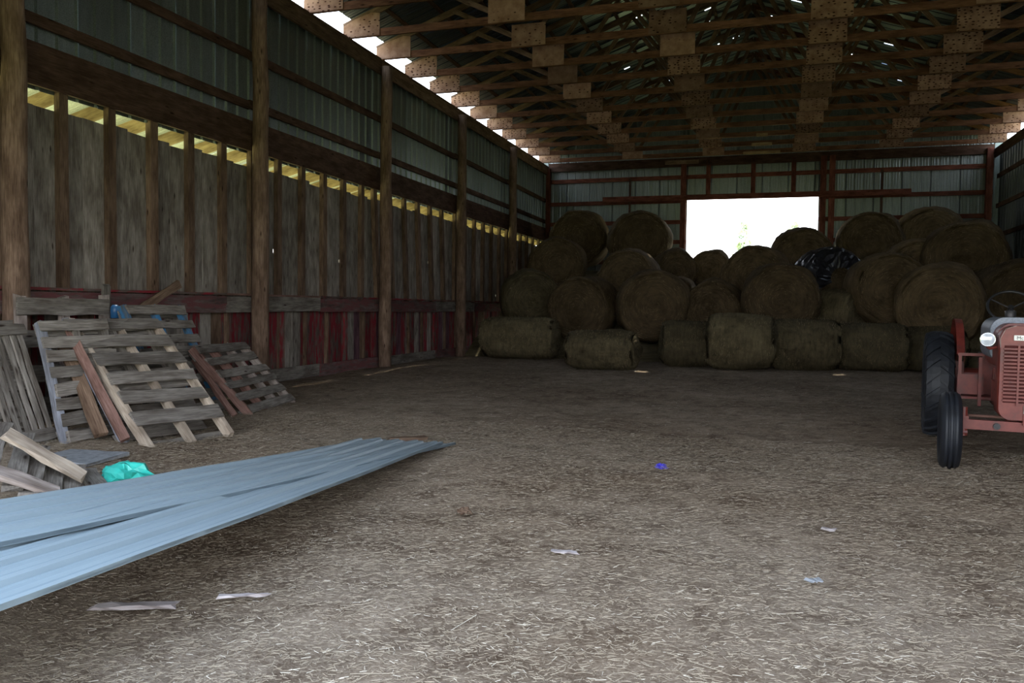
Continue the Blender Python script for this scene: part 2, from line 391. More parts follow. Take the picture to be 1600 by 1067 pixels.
# ------------------------------------------------------------------ back wall with its big open doorway
wb = tag(empty('wall_back', (0, 0, 0)), kind='structure')
D0, D1, ZD = -3.1, 1.55, 5.5
x = XL-.15
while x < XR_+.1:
    w = SW; x2 = x+w; xm = (x+x2)/2
    top = roof_z(xm)-.08; bot = ZD if (xm > D0 and xm < D1) else 0
    if x < D0 < x2: w = D0-x; bot = 0
    if D0 <= x < D0+.001: pass
    if x < D1 < x2 and xm < D1: w = D1-x; bot = ZD
    elif x < D1 < x2: w = D1-x; bot = ZD
    xm = x+w/2
    if w > .08:
        rb = max(2, round(w/.3)+1)
        place_sheet('metal_sheet', wb, gable_sheet(sheet_mesh(top-bot, w, 'galv', ribs=rb, thick=False), xm, -1, (top+bot)/2, 0), (xm, YB+.06, (top+bot)/2), (0, 0, 1), (0, -1, 0))
    x += w
def zb_at(u, v): return onY(u, v, YB)[2]
zgs = [zb_at(960, v) for v in (281, 317, 349)] ; zgs += [zgs[-1]-.75*q for q in (1, 2, 3, 4)]
print('girt z', zgs, [onY(u, 300, YB)[0] for u in (943, 985, 1066, 1107, 1177, 1240, 1290, 1378, 1423)])
for z in zgs:
    if z > ZD: board('girt', wb, (XL, YB, z), (XR_, YB, z), .15, .05, 'redwood_beam', (0, 1, 0))
    else:
        board('girt', wb, (XL, YB, z), (D0, YB, z), .15, .05, 'redwood_beam', (0, 1, 0)); board('girt', wb, (D1, YB, z), (XR_, YB, z), .15, .05, 'redwood_beam', (0, 1, 0))
for xx in (D0-.13, D1+.13, D1+.42): board('door_post', wb, (xx, YB-.05, 0), (xx, YB-.05, ZP), .2, .12, 'redwood_beam', (0, 1, 0))
for u in (1107, 1177, 1240):
    xx = onY(u, 280, YB)[0]; board('stud', wb, (xx, YB-.06, ZD), (xx, YB-.06, ZP), .16, .06, 'redwood_beam', (0, 1, 0))
for u in (985, 1378):
    xx = onY(u, 280, YB)[0]; board('stud', wb, (xx, YB-.06, 0), (xx, YB-.06, zgs[0]), .08, .05, 'girt', (0, 1, 0))
board('door_header', wb, (onY(943, 300, YB)[0], YB-.13, ZD+.09), (onY(1423, 300, YB)[0], YB-.13, ZD+.06), .2, .06, 'redwood_beam', (0, 1, 0))
board('top_plate', wb, (XL, YB-.05, ZP-.02), (XR_, YB-.05, ZP-.02), .32, .08, 'girt', (0, 1, 0))
board('pale_plank', wb, (onY(1040, 255, YB)[0], YB-.12, ZP-.02), (onY(1092, 255, YB)[0], YB-.12, ZP-.02), .14, .04, 'pole', (0, 1, 0))
board('post', wb, (XR_-.15, YB-.15, 0), (XR_-.15, YB-.15, ZP), .18, .18, 'redwood_beam', (0, 1, 0))
for xx in (XL-.19, XR_+.19): board('corner_board', wb, (xx, YB+.0, -.05), (xx, YB+.0, ZP+.3), .34, .04, 'galvboard', (0, 1, 0))

# ------------------------------------------------------------------ right wall
wr = tag(empty('wall_right', (0, 0, 0)), kind='structure')
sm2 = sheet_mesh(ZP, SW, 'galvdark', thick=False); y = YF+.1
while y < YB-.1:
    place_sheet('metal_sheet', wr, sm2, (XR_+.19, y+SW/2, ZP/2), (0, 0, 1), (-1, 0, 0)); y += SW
for i in range(len(edges)-1):
    a, b = edges[i], edges[i+1]
    for z in (1, 2, 3, 4, 5, 6): board('girt', wr, (XR_+.13, a, z), (XR_+.13, b, z), .14, .045, 'girt', (1, 0, 0), variant=i)
    board('top_plate', wr, (XR_+.03, a, ZP-.16), (XR_+.03, b, ZP-.16), .30, .05, 'girt', (1, 0, 0), variant=i)
for i, y in enumerate(post_y): post(wr, XR_-.02, y, ZP-.12, .14, 30+i, 'pole')

# ------------------------------------------------------------------ front wall: the wide open entrance behind the camera
wf = tag(empty('wall_front', (0, 0, 0)), kind='structure')
EX0, EX1, EZ = -7.2, 4.6, 3.9
x = XL-.15
while x < XR_+.1:
    xm = x+SW/2; top = roof_z(xm)-.08; bot = EZ if EX0 < xm < EX1 else 0
    place_sheet('metal_sheet', wf, gable_sheet(sheet_mesh(top-bot, SW, 'galv', thick=False), xm, 1, (top+bot)/2, 0), (xm, YF, (top+bot)/2), (0, 0, 1), (0, 1, 0)); x += SW
board('door_header', wf, (EX0-.2, YF+.1, EZ+.1), (EX1+.2, YF+.1, EZ+.1), .3, .08, 'girt', (0, 1, 0))

# ------------------------------------------------------------------ roof: ceiling > truss, purlin, roof_sheet
ce = tag(empty('ceiling', (0, 0, 0)), kind='structure')
TD = 1.478; T0 = 13.656-.1
bx = [XL, -5.013, -2.087, .983, 3.75, XR_]
tx = [-6.75, -3.6, XM, 2.2, 5.35]
def truss(y, near):
    tr = board('truss', ce, (XL-.1, y, ZP+.08), (XR_+.1, y, ZP+.08), .15, .04, 'truss', (0, 1, 0), 1, 0, int(y) % 4)
    inv = tr.matrix_basis.inverted()
    def sub(name, p0, p1, w, th, mat, n=(0, 1, 0)):
        b_ = board(name, tr, (0, 0, 0), (1, 0, 0), w, th, mat)
        d = Vector(p1)-Vector(p0); b_.data = board_mesh(d.length, w, th, mat); b_.matrix_basis = inv @ frame((Vector(p0)+Vector(p1))/2, d, n)
    zt_ = lambda x: roof_z(x)-.16
    sub('top_chord', (XL-.12, y+.002, zt_(XL-.12)), (XM, y+.002, zt_(XM)), .14, .04, 'stud')
    sub('top_chord', (XM, y-.002, zt_(XM)), (XR_+.12, y-.002, zt_(XR_+.12)), .14, .04, 'truss')
    for a, b in ((1, 0), (1, 1), (2, 1), (2, 2), (3, 2), (3, 3), (4, 3), (4, 4)):
        sub('web_board', (bx[a], y+.03*(1 if b % 2 else -1), ZP+.08), (tx[b], y+.03*(1 if b % 2 else -1), zt_(tx[b])), .1, .038, 'stud')
    for a in (1, 2, 3, 4):
        g = mesh('gusset_plate', *boxg(-.375, .375, -.006, .006, -.06, .40)); link('gusset_plate', g, M['gusset'], tr).matrix_basis = inv @ Matrix.Translation((bx[a]+.02*math.sin(y*7+a), y-.062, ZP+.07))
    for s, x in ((1, XL), (-1, XR_)):
        prof = [(-.12, 0), (.72, 0), (.72, .44), (.55, .47), (.15, .36), (-.12, .24)]
        V = [(s*a, yy, b) for yy in (-.006, .006) for a, b in prof]; n = 6
        Fs = [tuple(range(n)), tuple(range(2*n-1, n-1, -1))]+[(i, i+n, (i+1) % n+n, (i+1) % n) for i in range(n)]
        link('heel_gusset', mesh('heel_gusset', V, Fs), M['gusset'], tr).matrix_basis = inv @ Matrix.Translation((x, y-.03, ZP+.02))
for k in range(-8, 12):
    y = T0+TD*k
    if y < YB-.3: truss(y, k > -3)
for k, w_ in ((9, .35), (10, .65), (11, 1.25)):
    yk = T0+TD*k; xc_ = onY(1191, 200, yk)[0]; board('lit_patch_board', ce, (xc_-w_/2, yk-.05, ZP+.03), (xc_+w_/2, yk-.05, ZP+.03), .1, .02, 'newwood', (0, 1, 0))  # pale boards added to stand for lit patches on the far truss chords
# purlins
sl_len = math.hypot(XM-XL+.03, RISE*(XM-XL+.03)/(XM-XL))
for s in (-1, 1):
    for q in range(10):
        x = XM+s*(XM-XL+.02)*(q+.25)/10.2
        board('purlin', ce, (x, YF, roof_z(x)-.06), (x, YB, roof_z(x)-.06), .09, .04, 'girt', (s*RISE/(XM-XL), 0, 1), 1)
# roof holes: pixel -> roof plane
def on_roof(u, v):
    d = ray(u, v)
    for s in (-1, 1):
        g = RISE/(XM-XL)  # z = ZP+HEEL+RISE - g*|x-XM|
        t = (ZP+HEEL+RISE-EYE.z - g*s*(EYE.x-XM)*1.0)/(d.z+g*s*d.x)
        p = EYE+d*t
        if (p.x-XM)*s >= 0: return p, s
spots = [(995, 27, .30, .10), (967, 73, .22, .08), (1034, 173, .35, .06), (982, 195, .3, .06), (935, 211, .25, .06), (918, 218, .2, .06), (885, 232, .5, .07), (1167, 122, .2, .06),
         (1349, 157, .5, .06), (1523, 203, .5, .07), (1109, 145, .1, .05), (1108, 14, .25, .08), (1105, 35, .16, .06), (1125, 67, .14, .07), (1150, 58, .2, .06), (1205, 25, .22, .06), (1216, 47, .2, .05),
         (1012, 130, .3, .07), (1245, 2, .3, .08), (1390, 70, .3, .06), (1330, 84, .2, .06), (1383, 100, .2, .05), (1042, 128, .2, .06), (1410, 127, .3, .06), (980, 107, .18, .06), (965, 104, .14, .05)]
RS = {}
for u, v, L, w in spots:
    p, s = on_roof(u, v)
    if YF+.5 < p.y < YB-.5 and XL < p.x < XR_: RS.setdefault((s, int((p.y-YF)//SW)), []).append((p, L, w))
ang = math.atan2(RISE, XM-XL)
nsh = int((YB+.2-YF)//SW)+1
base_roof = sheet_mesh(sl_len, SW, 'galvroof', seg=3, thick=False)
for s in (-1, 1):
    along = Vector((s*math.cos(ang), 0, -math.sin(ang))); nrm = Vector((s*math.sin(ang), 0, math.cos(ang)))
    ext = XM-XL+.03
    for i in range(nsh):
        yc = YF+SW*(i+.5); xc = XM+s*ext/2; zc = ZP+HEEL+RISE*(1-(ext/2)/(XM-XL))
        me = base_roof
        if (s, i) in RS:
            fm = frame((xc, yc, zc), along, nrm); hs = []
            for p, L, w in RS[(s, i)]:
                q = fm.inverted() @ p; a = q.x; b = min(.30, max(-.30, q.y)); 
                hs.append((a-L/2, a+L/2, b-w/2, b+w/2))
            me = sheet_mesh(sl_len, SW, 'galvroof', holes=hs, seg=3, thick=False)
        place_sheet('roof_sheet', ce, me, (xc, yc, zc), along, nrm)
vs_, fs_ = [], []
for x, z in ((XM-.3, -.10), (XM, .03), (XM+.3, -.10)):
    for y in (YF, YB+.2): vs_.append((x, y, ZP+HEEL+RISE+z+.02))
link('ridge_cap', mesh('ridge_cap', vs_, [(0, 1, 3, 2), (2, 3, 5, 4)]), M['galvroof'], ce)

# ------------------------------------------------------------------ trees outside the far doorway
def tree(x, y, h, label, seed):
    r = random.Random(seed); t = empty('tree', (x, y, -.08)); tag(t, label, 'tree', None)
    tube('trunk', t, [(0, 0, 0), (.1, 0, h*.4), (0, .1, h*.8)], [h*.03, h*.022, h*.01], 'bark')
    V = []; Fs = []
    for i in range(420):
        z = h*(.2+.8*r.random()); rad = (1-z/h)*h*.26+.15; a = r.uniform(0, 6.28); rr = rad*math.sqrt(r.random())
        c = Vector((rr*math.cos(a), rr*math.sin(a), z)); d1 = Vector((r.gauss(0, 1), r.gauss(0, 1), r.gauss(0, 1))).normalized()*h*.045; d2 = d1.cross(Vector((r.gauss(0, 1), r.gauss(0, 1), r.gauss(0, 1)))).normalized()*h*.03
        n = len(V); V += [c-d1, c+d2, c+d1, c-d2]; Fs.append((n, n+1, n+2, n+3))
    tag(link('foliage', mesh('foliage', V, Fs), M['leaf'], t), kind='stuff')
tree(1.9, 78, 9.5, 'small green tree seen at the right side of the bright far doorway', 1)
tree(-3.0, 92, 11, 'faint pale tree seen in the middle of the bright far doorway', 2)

# ------------------------------------------------------------------ hay bales
def bale_mesh(seed, half=.62, sag=.05):
    """unit radius, axis along local Z"""
    r = random.Random(seed); n = 56; V = []; Fs = []; off = seed*13.7
    rings = []
    for q in range(9): rings.append(('e', -1, (q+.02)/8.6))
    for q in range(13): rings.append(('s', -1+2*q/12, 1))
    for q in range(8, -1, -1): rings.append(('e', 1, (q+.02)/8.6))
    for kind, h, rr in rings:
        for k in range(n):
            a = 2*math.pi*k/n; c, s = math.cos(a), math.sin(a)
            if kind == 's':
                R = 1-.13*abs(h)**5; z = h*half*(1-.02)
            else:
                R = rr*.93; z = h*half*(1.07-.14*rr**4)
                z += h*.018*math.sin(rr*34+a*1.0+seed)
            d = .10*noise.noise(Vector((c*R*1.5+off, s*R*1.5, z*1.5)))+.045*noise.noise(Vector((c*R*6+off, s*R*6, z*9)))
            R2 = R*(1+(d if kind == 's' else d*.5)); z2 = z+(0 if kind == 's' else h*d*.8)
            V.append((R2*c, R2*s, z2))
    m = len(rings)
    for i in range(m-1):
        for k in range(n): a = i*n+k; b = i*n+(k+1) % n; Fs.append((a, b, b+n, a+n))
    Fs.append(tuple(range(n))[::-1]); Fs.append(tuple((m-1)*n+k for k in range(n)))
    nm = len(Fs)
    for i in range(1500):                                # loose stalks standing off the surface
        a = r.uniform(0, 6.28)
        if r.random() < .6: z = r.uniform(-half, half); R = .985-.1*(abs(z)/half)**5; p = Vector((R*math.cos(a), R*math.sin(a), z)); nn = Vector((math.cos(a), math.sin(a), 0))
        else:
            R = .92*math.sqrt(r.random()); h = r.choice((-1, 1)); p = Vector((R*math.cos(a), R*math.sin(a), h*half*1.02)); nn = Vector((0, 0, h))
        t = Vector((-math.sin(a), math.cos(a), 0)); d = (t*r.choice((-1, 1))+nn*r.uniform(.0, .8)+Vector((0, 0, r.uniform(-.3, .3)))).normalized()*r.uniform(.05, .15); w = d.cross(nn).normalized()*.004
        q = len(V); V += [p-w, p+w, p+d]; Fs.append((q, q+1, q+2))
    me = mesh('round_bale', V, Fs)
    for i, p in enumerate(me.polygons): p.use_smooth = i < nm; p.material_index = int(i >= nm)
    return me
BM = [bale_mesh(i) for i in range(5)]; BM2 = [bm.copy() for bm in BM]
for bm_ in BM: bm_.materials.append(M['hay']); bm_.materials.append(M['stalk'])
for bm_ in BM2: bm_.materials.append(M['hayside']); bm_.materials.append(M['stalk'])
hm = []
def bale(u, v, r, y, label, yaw=0, tilt=0, length=1.0, axis='y', mats='hay', group='round hay bales in the heap', sq=1.0, i=[0]):
    i[0] += 1; p = onY(u, v, y)
    ob = link('round_bale', (BM if mats == 'hay' else BM2)[i[0] % 5])
    z = Vector((math.sin(math.radians(yaw)), -math.cos(math.radians(yaw)), math.sin(math.radians(tilt)))) if axis == 'y' else Vector((math.cos(math.radians(yaw)), math.sin(math.radians(yaw)), math.sin(math.radians(tilt))))
    m = frame(p, (0, 0, 1), z)           # local X up
    # frame gives x=up, z=axis
    ob.matrix_basis = m @ Matrix.Rotation(rnd.uniform(-.5, .5) if sq == 1 else 0, 4, 'Z') @ Matrix.Diagonal((r*sq, r, length/1.24*1.0, 1))
    tag(ob, label, 'hay bale', group); hm.append((ob, r, length, axis)); return ob
G1 = 'weathered bales along the floor'; G2 = 'second tier of round bales'; G3 = 'third tier of round bales'; G4 = 'top bales against the back wall'
def px_floor(u0, u1, vt, vb, label, yaw=0):
    q = onZ((u0+u1)/2, vb); fw = (q-EYE).dot(CF); h = (vb-vt)*fw/FPX*.97; L = (u1-u0)*fw/FPX; r = h/2*1.04
    y = q.y+r*.8; p = onY((u0+u1)/2, (vb+vt)/2, y); fw2 = (p-EYE).dot(CF)
    L = (u1-u0)*fw2/FPX*1.02; r = (vb-vt)*fw2/FPX/2*1.03
    ob = bale((u0+u1)/2, (vb+vt)/2, r*1.08, y, label, yaw, 0, L, 'x', 'side', G1, .93); ob.location.z = r*.97
px_floor(757, 868, 497, 562, 'squat weathered bale at the left end of the floor row, against the wall', 4)
px_floor(889, 993, 518, 579, 'low squashed pale bale standing forward of the floor row, second from the left', -3)
px_floor(1036, 1108, 503, 574, 'weathered floor bale right of the low pale bale', 5)
px_floor(1108, 1206, 494, 578, 'round-topped weathered floor bale below the far doorway, fourth from the left', 0)
px_floor(1205, 1306, 500, 579, 'weathered floor bale under the wide round bale face, fifth from the left', 2)
px_floor(1306, 1410, 507, 581, 'weathered floor bale left of the ringed bale face, sixth from the left', -2)
px_floor(1411, 1500, 512, 581, 'weathered floor bale partly behind the big tractor tyre', 0)
px_floor(1500, 1600, 512, 578, 'weathered floor bale behind the tractor hood', 0)
bale(828, 468, 50*.0182, 23.2, 'round bale at the left wall above the leftmost floor bale', 25, 0, 1.4, 'y', 'side', G2)
bale(914, 482, .97, 22.6, 'dark bale face in the second tier, second from the left wall', -8, 0, 1.3, group=G2)
bale(1019, 478, 1.0, 22.2, 'leaning round bale with rim-lit top above the gap beside the low pale bale', 12, 8, 1.3, group=G2)
bale(1116, 484, .84, 22.6, 'low bale face below the far doorway with a bright rim', -6, 0, 1.2, group=G2)
bale(1219, 469, .99, 22.3, 'wide round bale face right of the low rimmed one, second tier', 4, 0, 1.2, group=G2)
bale(1310, 492, .68, 22.8, 'small yellowish bale tipped sideways between two round faces, second tier', 55, 12, 1.2, 'y', 'side', G2)
bale(1386, 452, .98, 22.8, 'tall round bale face left of and above the ringed bale', 6, 0, 1.3, group=G2)
bale(1466, 478, 1.05, 21.9, 'large bale face with clear spiral rings beside the tractor', -6, 4, 1.2, group=G2)
bale(1578, 470, 1.0, 23.2, 'bale behind the steering wheel at the right edge of the heap', 10, 0, 1.3, group=G2)
bale(872, 415, .92, 25.0, 'dark round bale by the left wall, third tier', 10, 0, 1.3, group=G3)
bale(983, 436, .92, 24.4, 'round bale with a thin bright rim under the two top left bales', 0, 0, 1.3, group=G3)
bale(1058, 462, .62, 25.4, 'small rim-lit bale end peeking out left of the low rimmed bale', 0, 0, 1.2, group=G3)
bale(1052, 424, .74, 27.3, 'bale with frosted bright top just left of the doorway', 20, 0, 1.3, group=G3)
bale(1112, 422, .70, 28.0, 'bale silhouetted low in the doorway at its left', 0, 0, 1.3, group=G3)
bale(1182, 434, 1.0, 25.6, 'big dark bale in the middle of the doorway', -8, 0, 1.3, group=G3)
bale(1252, 406, 1.02, 27.4, 'highest bale in the doorway with pale lit top at its right', 8, 0, 1.3, group=G3)
cov = bale(1292, 436, .86, 25.2, 'hay bale covered by crumpled black plastic right of the doorway', 25, 0, 1.3, group=G3)
bale(1432, 428, .98, 25.0, 'bale with a rim-lit top between the tall face and the big upper right bale', 0, 0, 1.2, group=G3)
bale(1508, 406, 1.07, 24.4, 'largest spiral bale face at the upper right', -8, 3, 1.3, group=G3)
bale(906, 373, 1.05, 28.6, 'left one of the two top bales at the left corner', 5, 0, 1.3, group=G4)
bale(999, 378, 1.08, 28.0, 'top bale with an orange-lit right edge left of the doorway', 12, 0, 1.3, group=G4)
bale(1360, 379, 1.0, 28.0, 'top bale just right of the doorway with a lit left edge', -8, 0, 1.3, group=G4)
bale(1449, 374, 1.02, 28.6, 'top bale at the right against the back wall', 4, 0, 1.3, group=G4)
# black plastic over the covered bale: part of what moves with it
V = []; Fs = []; n, m2 = 40, 16
for j in range(m2+1):
    for i in range(n+1):
        a = -1.75+3.5*i/n; zz = -.72+1.44*j/m2; R = 1.05+.06*noise.noise(Vector((a*3, zz*6, 2)))+.05*abs(noise.noise(Vector((a*8, zz*9, 5)))); k_ = abs(zz)/.72; R *= 1-.2*k_**4
        V.append((R*math.cos(a), R*math.sin(a), zz))
for q in range(1, 6):
    for i in range(n+1):
        a = -1.75+3.5*i/n; R = 1.0-.13*q+.05*noise.noise(Vector((a*5, q, 9))); V.append((R*math.cos(a), R*math.sin(a), .74+.03*noise.noise(Vector((a*7, q*.8, 1)))))
m2 += 5
for j in range(m2):
    for i in range(n): a = j*(n+1)+i; Fs.append((a, a+1, a+n+2, a+n+1))
tag(link('plastic_cover', mesh('plastic_cover', V, Fs, False), M['black'], cov), 'crumpled black plastic sheet')
# loose hay the tiers are bedded on
V = []; nx_, ny_ = 80, 44
for j in range(ny_):
    for i in range(nx_):
        x = XL+.35+(XR_-XL-.7)*i/(nx_-1); y = 20.9+(YB-.3-20.9)*j/(ny_-1)
        p_ = max(0, min(1, (y-20.9)/1.0)); s2 = max(0, min(1, (y-23.4)/.9)); s3 = max(0, min(1, (y-26.4)/1.0))
        side = 1-max(0, 1-abs(x-(D0+D1)/2)/3.2)*.9
        z = p_*.62+s2*.9+s3*1.15*side+.12*noise.noise(Vector((x*1.3, y*1.3, 0)))*p_
        for ob_, r_, L_, ax in hm:
            c_ = ob_.location; hx_, hy_ = (r_, L_/2) if ax == 'y' else (L_/2, r_)
            if abs(x-c_.x) < hx_*1.15+.1 and abs(y-c_.y) < hy_*1.15+.1: z = min(z, c_.z-math.sqrt(max(0, r_*r_-((x-c_.x) if ax == 'y' else (y-c_.y))**2))-.04)
        V.append((x, y, max(z, .02)))
Fs = [(j*nx_+i, j*nx_+i+1, (j+1)*nx_+i+1, (j+1)*nx_+i) for j in range(ny_-1) for i in range(nx_-1)]
tag(link('loose_hay', mesh('loose_hay', V, Fs, True), M['hayside']), 'dark loose hay bedded under and between the stacked bales', 'hay', None, 'stuff')

# ------------------------------------------------------------------ pallets
def pallet(label, BL, BR, TL, nb=6, mat='weathered', smats=('stringer', 'stringer', 'stringer'), bw=.13, depth=.10, skip=(), vertical=False, group=None, back=True, zoff=0, skirt=()):
    """built flat in local coords: x across, y up the slope, z outwards"""
    a, b = onZ(*BL), onZ(*BR)
    if isinstance(TL, Vector): c = TL
    else:
        e = (b-a); e.z = 0; e.normalize(); p = Vector((-e.y, e.x, 0))
        d = ray(*TL)                       # a+p*t must lie on the vertical plane of the ray
        t = (a.y*d.x-a.x*d.y)/(p.x*d.y-p.y*d.x); h = a+p*t; c = Vector((h.x, h.y, EYE.z+d.z*(h.x/d.x)))
    X = (b-a); Wd = X.length; X.normalize(); Y = (c-a); L = Y.length; Y.normalize(); Z = X.cross(Y).normalized(); Y = Z.cross(X)
    if Z.x < 0: Z = -Z
    print(label[:30], 'L', round(L, 2), 'W', round(Wd, 2), 'top', [round(q, 2) for q in c])
    root = empty('wooden_pallet'); Zr = X.cross(Y)
    root.matrix_basis = Matrix(((X.x, Y.x, Zr.x, a.x), (X.y, Y.y, Zr.y, a.y), (X.z, Y.z, Zr.z, a.z+zoff), (0, 0, 0, 1)))
    tag(root, label, 'pallet', group)
    r = random.Random(int(L*1000)); sw = depth
    s0, s1 = (0, L)
    for i, sm_ in enumerate(smats):
        x = .03+(Wd-.06)*i/(len(smats)-1)
        board('stringer', root, (x, s0, -sw/2), (x, s1, -sw/2), .05, sw, sm_, (0, 0, 1), 5, 1.2, i+int(L*10))
    for k in range(nb):
        if k in skip: continue
        y = .07+(L-.14)*k/(nb-1)
        board('deck_board', root, (-.01+r.uniform(-.02, .02), y+r.uniform(-.015, .015), .012), (Wd+.01+r.uniform(-.03, .03), y+r.uniform(-.02, .02), .012), bw*r.uniform(.85, 1.1), .02, mat, (0, 0, 1), 4, 1.3, k+int(L*20))
    if back:
        for y in (.08, L*.5, L-.08):
            board('deck_board', root, (0, y, -sw-.012), (Wd, y, -sw-.012), .12, .02, mat, (0, 0, 1), 3, 1.2, int(y*10))
    return root
PG = 'pallets leaning by the left wall'
pallet('broad grey pallet leaning in front of the others, bare stringers at its foot', (232, 697), (367, 677), (110, 500), nb=7, bw=.17, skip=(0,), smats=('pale', 'pale', 'pale'))
pallet('blue-grey pallet leaning directly behind the broad front one', (197, 690), (322, 668), (100, 500), nb=7, bw=.15, smats=('bluish', 'weathered', 'weathered'))
pallet('pallet with a thick pale left stringer leaning between the dark planks and the others', (103, 693), (205, 676), (62, 500), nb=8, bw=.12, smats=('bluish', 'weathered', 'weathered'))
pallet('low tilted pallet with a ragged red-brown stringer right of the pile, nearest the second post', (395, 647), (462, 627), (303, 542), nb=6, bw=.12, smats=('redwood', 'redwood', 'stringer', 'stringer'))
pallet('dark pallet of upright planks at the left edge of the picture', (22, 700), (90, 688), (-40, 508), nb=2, bw=.12, smats=('weathered',)*6, depth=.02, back=True)
pallet('grey pallet leaning against the first post at the far left', (-40, 690), (45, 676), (-70, 500), nb=7, bw=.13, smats=('weathered', 'weathered', 'weathered'))
pallet('pallet with blue painted stringer tips rising behind the broad front pallet', (262, 655), (350, 640), (192, 476), nb=8, bw=.12, smats=('bluepaint', 'bluepaint', 'bluepaint'), mat='weathered')
rt = empty('wooden_pallet', (0, 0, 0)); tag(rt, 'broken grey pallet stood upright against the red rail at the far left', 'pallet')
for v0, v1, u0, u1 in ((478, 480, 27, 172), (530, 526, 22, 200), (585, 580, 22, 200)): board('deck_board', rt, onX(u0, v0, -8.10), onX(u1, v1, -8.10), .2, .025, 'weathered', (1, 0, 0), 4, 1.2, v0)
for u in (32, 100, 163): board('stringer', rt, onX(u-1, 463, -8.16), onX(u+4, 625, -8.16), .1, .08, 'stringer', (1, 0, 0), 4, 1.2, u)
def loose(name, label, a, b, w, th, mat, n=(0, 0, 1), cat='plank', seed=0):
    a = Vector(a); b = Vector(b); ob = link(name, board_mesh((b-a).length, w, th, mat, 5, 1.3, seed)); ob.matrix_basis = frame((a+b)/2, b-a, n); return tag(ob, label, cat)
def lean_px(p0, p1):
    a = onZ(*p0); d = ray(*p1); p = Vector((-.96, .26, 0)); t = (a.y*d.x-a.x*d.y)/(p.x*d.y-p.y*d.x); h = a+p*t
    return a, Vector((h.x, h.y, EYE.z+d.z*(h.x/d.x)))
a, q = lean_px((150, 686), (84, 532)); o_ = Vector((.17, -.10, .06)); a += o_; q += o_*1.4; loose('plank', 'grey-brown plank leaning right of the thick pale stringer', a, q, .13, .04, 'stud', (.8, -.5, .3), seed=3)
a, q = lean_px((184, 690), (98, 528)); o_ = Vector((.17, -.10, .06)); a += o_; q += o_*1.4; loose('plank', 'reddish splintered plank leaning just left of the blue-grey stringer', a, q, .09, .05, 'redwood', (.8, -.5, .3), seed=4)
a, q = lean_px((367, 650), (303, 560)); loose('plank', 'red-brown plank lying low between the broad pallet and the right-hand pallet', a, q, .07, .05, 'redwood', (.8, -.5, .3), seed=5)
a = onX(213, 487, -8.22); b = onX(279, 444, -8.26); loose('plank', 'short loose board tilted diagonally across the red rail', a, b, .11, .04, 'stud', (1, 0, 0), seed=6)
a = onX(167, 520, -8.15); b = onX(166, 446, -8.15); loose('plank', 'short grey board end sticking straight up above the pile', a, b, .11, .03, 'weathered', (1, 0, 0), seed=7)
# small pallet at lower left, half under the sheet
def lowpal():
    r_ = empty('wooden_pallet', (0, 0, 0)); tag(r_, 'collapsed pale pallet on the floor at the lower left beside the metal sheet', 'pallet')
    def B(p0, z0, p1, z1, w, mat, n, s): board('deck_board' if mat == 'weathered' else 'stringer', r_, onZ(*p0, z0), onZ(*p1, z1), w, .035, mat, n, 4, 1.2, s)
    nn = (.35, -.2, .9)
    B((8, 676), .48, (135, 748), .12, .11, 'pale', nn, 1)
    B((-30, 728), .34, (95, 770), .10, .11, 'stringer', nn, 2)
    for i, (u0, v0, u1, v1) in enumerate(((5, 662, -25, 740), (40, 680, 20, 765), (62, 700, 45, 775), (88, 715, 80, 775), (118, 728, 112, 778), (135, 735, 160, 765))):
        B((u0, v0), .42-.07*i, (u1, v1), max(.03, .22-.05*i), .13, 'weathered', nn, i+4)
lowpal()

# ------------------------------------------------------------------ blue-grey metal sheets on the floor
def floor_sheet(label, nr, z0n, width, L, far, direc, seed):
    """far = far right corner, direc = unit direction towards the camera end"""
    d = Vector(direc).normalized(); side = Vector((d.y, -d.x, 0)).normalized()   # to the left seen from camera
    if side.x > 0: side = -side
    d3 = Vector((d.x, d.y, z0n)).normalized()
    c = Vector(far)+side*(width/2)+d3*(L/2); nz = d3.cross(side); 
    if nz.z < 0: nz = -nz
    me = sheet_mesh(L, width, 'steelblue', rib=.02, rw=(.03, .019), ribs=5, seg=24)
    for v in me.vertices:
        x = v.co.x/L+.5; v.co.z += -.012*math.sin(math.pi*x)*1.0+.008*noise.noise(Vector((v.co.x*1.2, v.co.y*2, seed)))
    ob = link('metal_sheet', me); ob.matrix_basis = frame(c, d3, nz); return tag(ob, label, 'metal sheet')
fr = onZ(690, 697, .03); nrp = onZ(0, 960, .42); d = (nrp-fr); dl = math.hypot(d.x, d.y); slope = (nrp.z-fr.z)/dl
floor_sheet('upper blue-grey corrugated metal sheet, nearer the middle of the barn', 1, slope, .84, 6.4, (fr.x, fr.y, .055), (d.x, d.y), 1)
fl = onZ(592, 685, .03); nl = onZ(0, 782, .36); d2 = (nl-fl); w2 = .84; s2 = Vector((-d2.y, d2.x, 0)).normalized()
if s2.x < 0: s2 = -s2
floor_sheet('lower blue-grey corrugated metal sheet, fanned out towards the pallets', 1, (nl.z-fl.z)/math.hypot(d2.x, d2.y), w2, 6.0, tuple(fl+s2*w2+Vector((0, 0, -.005))), (d2.x, d2.y), 2)
sp_ = Vector((-2.35, 1.35, 0)); loose('timber_block', 'rough timber block propping up the near end of the metal sheets', sp_+Vector((-.9, .1, .19)), sp_+Vector((.1, -.1, .19)), .3, .38, 'weathered', cat='block')

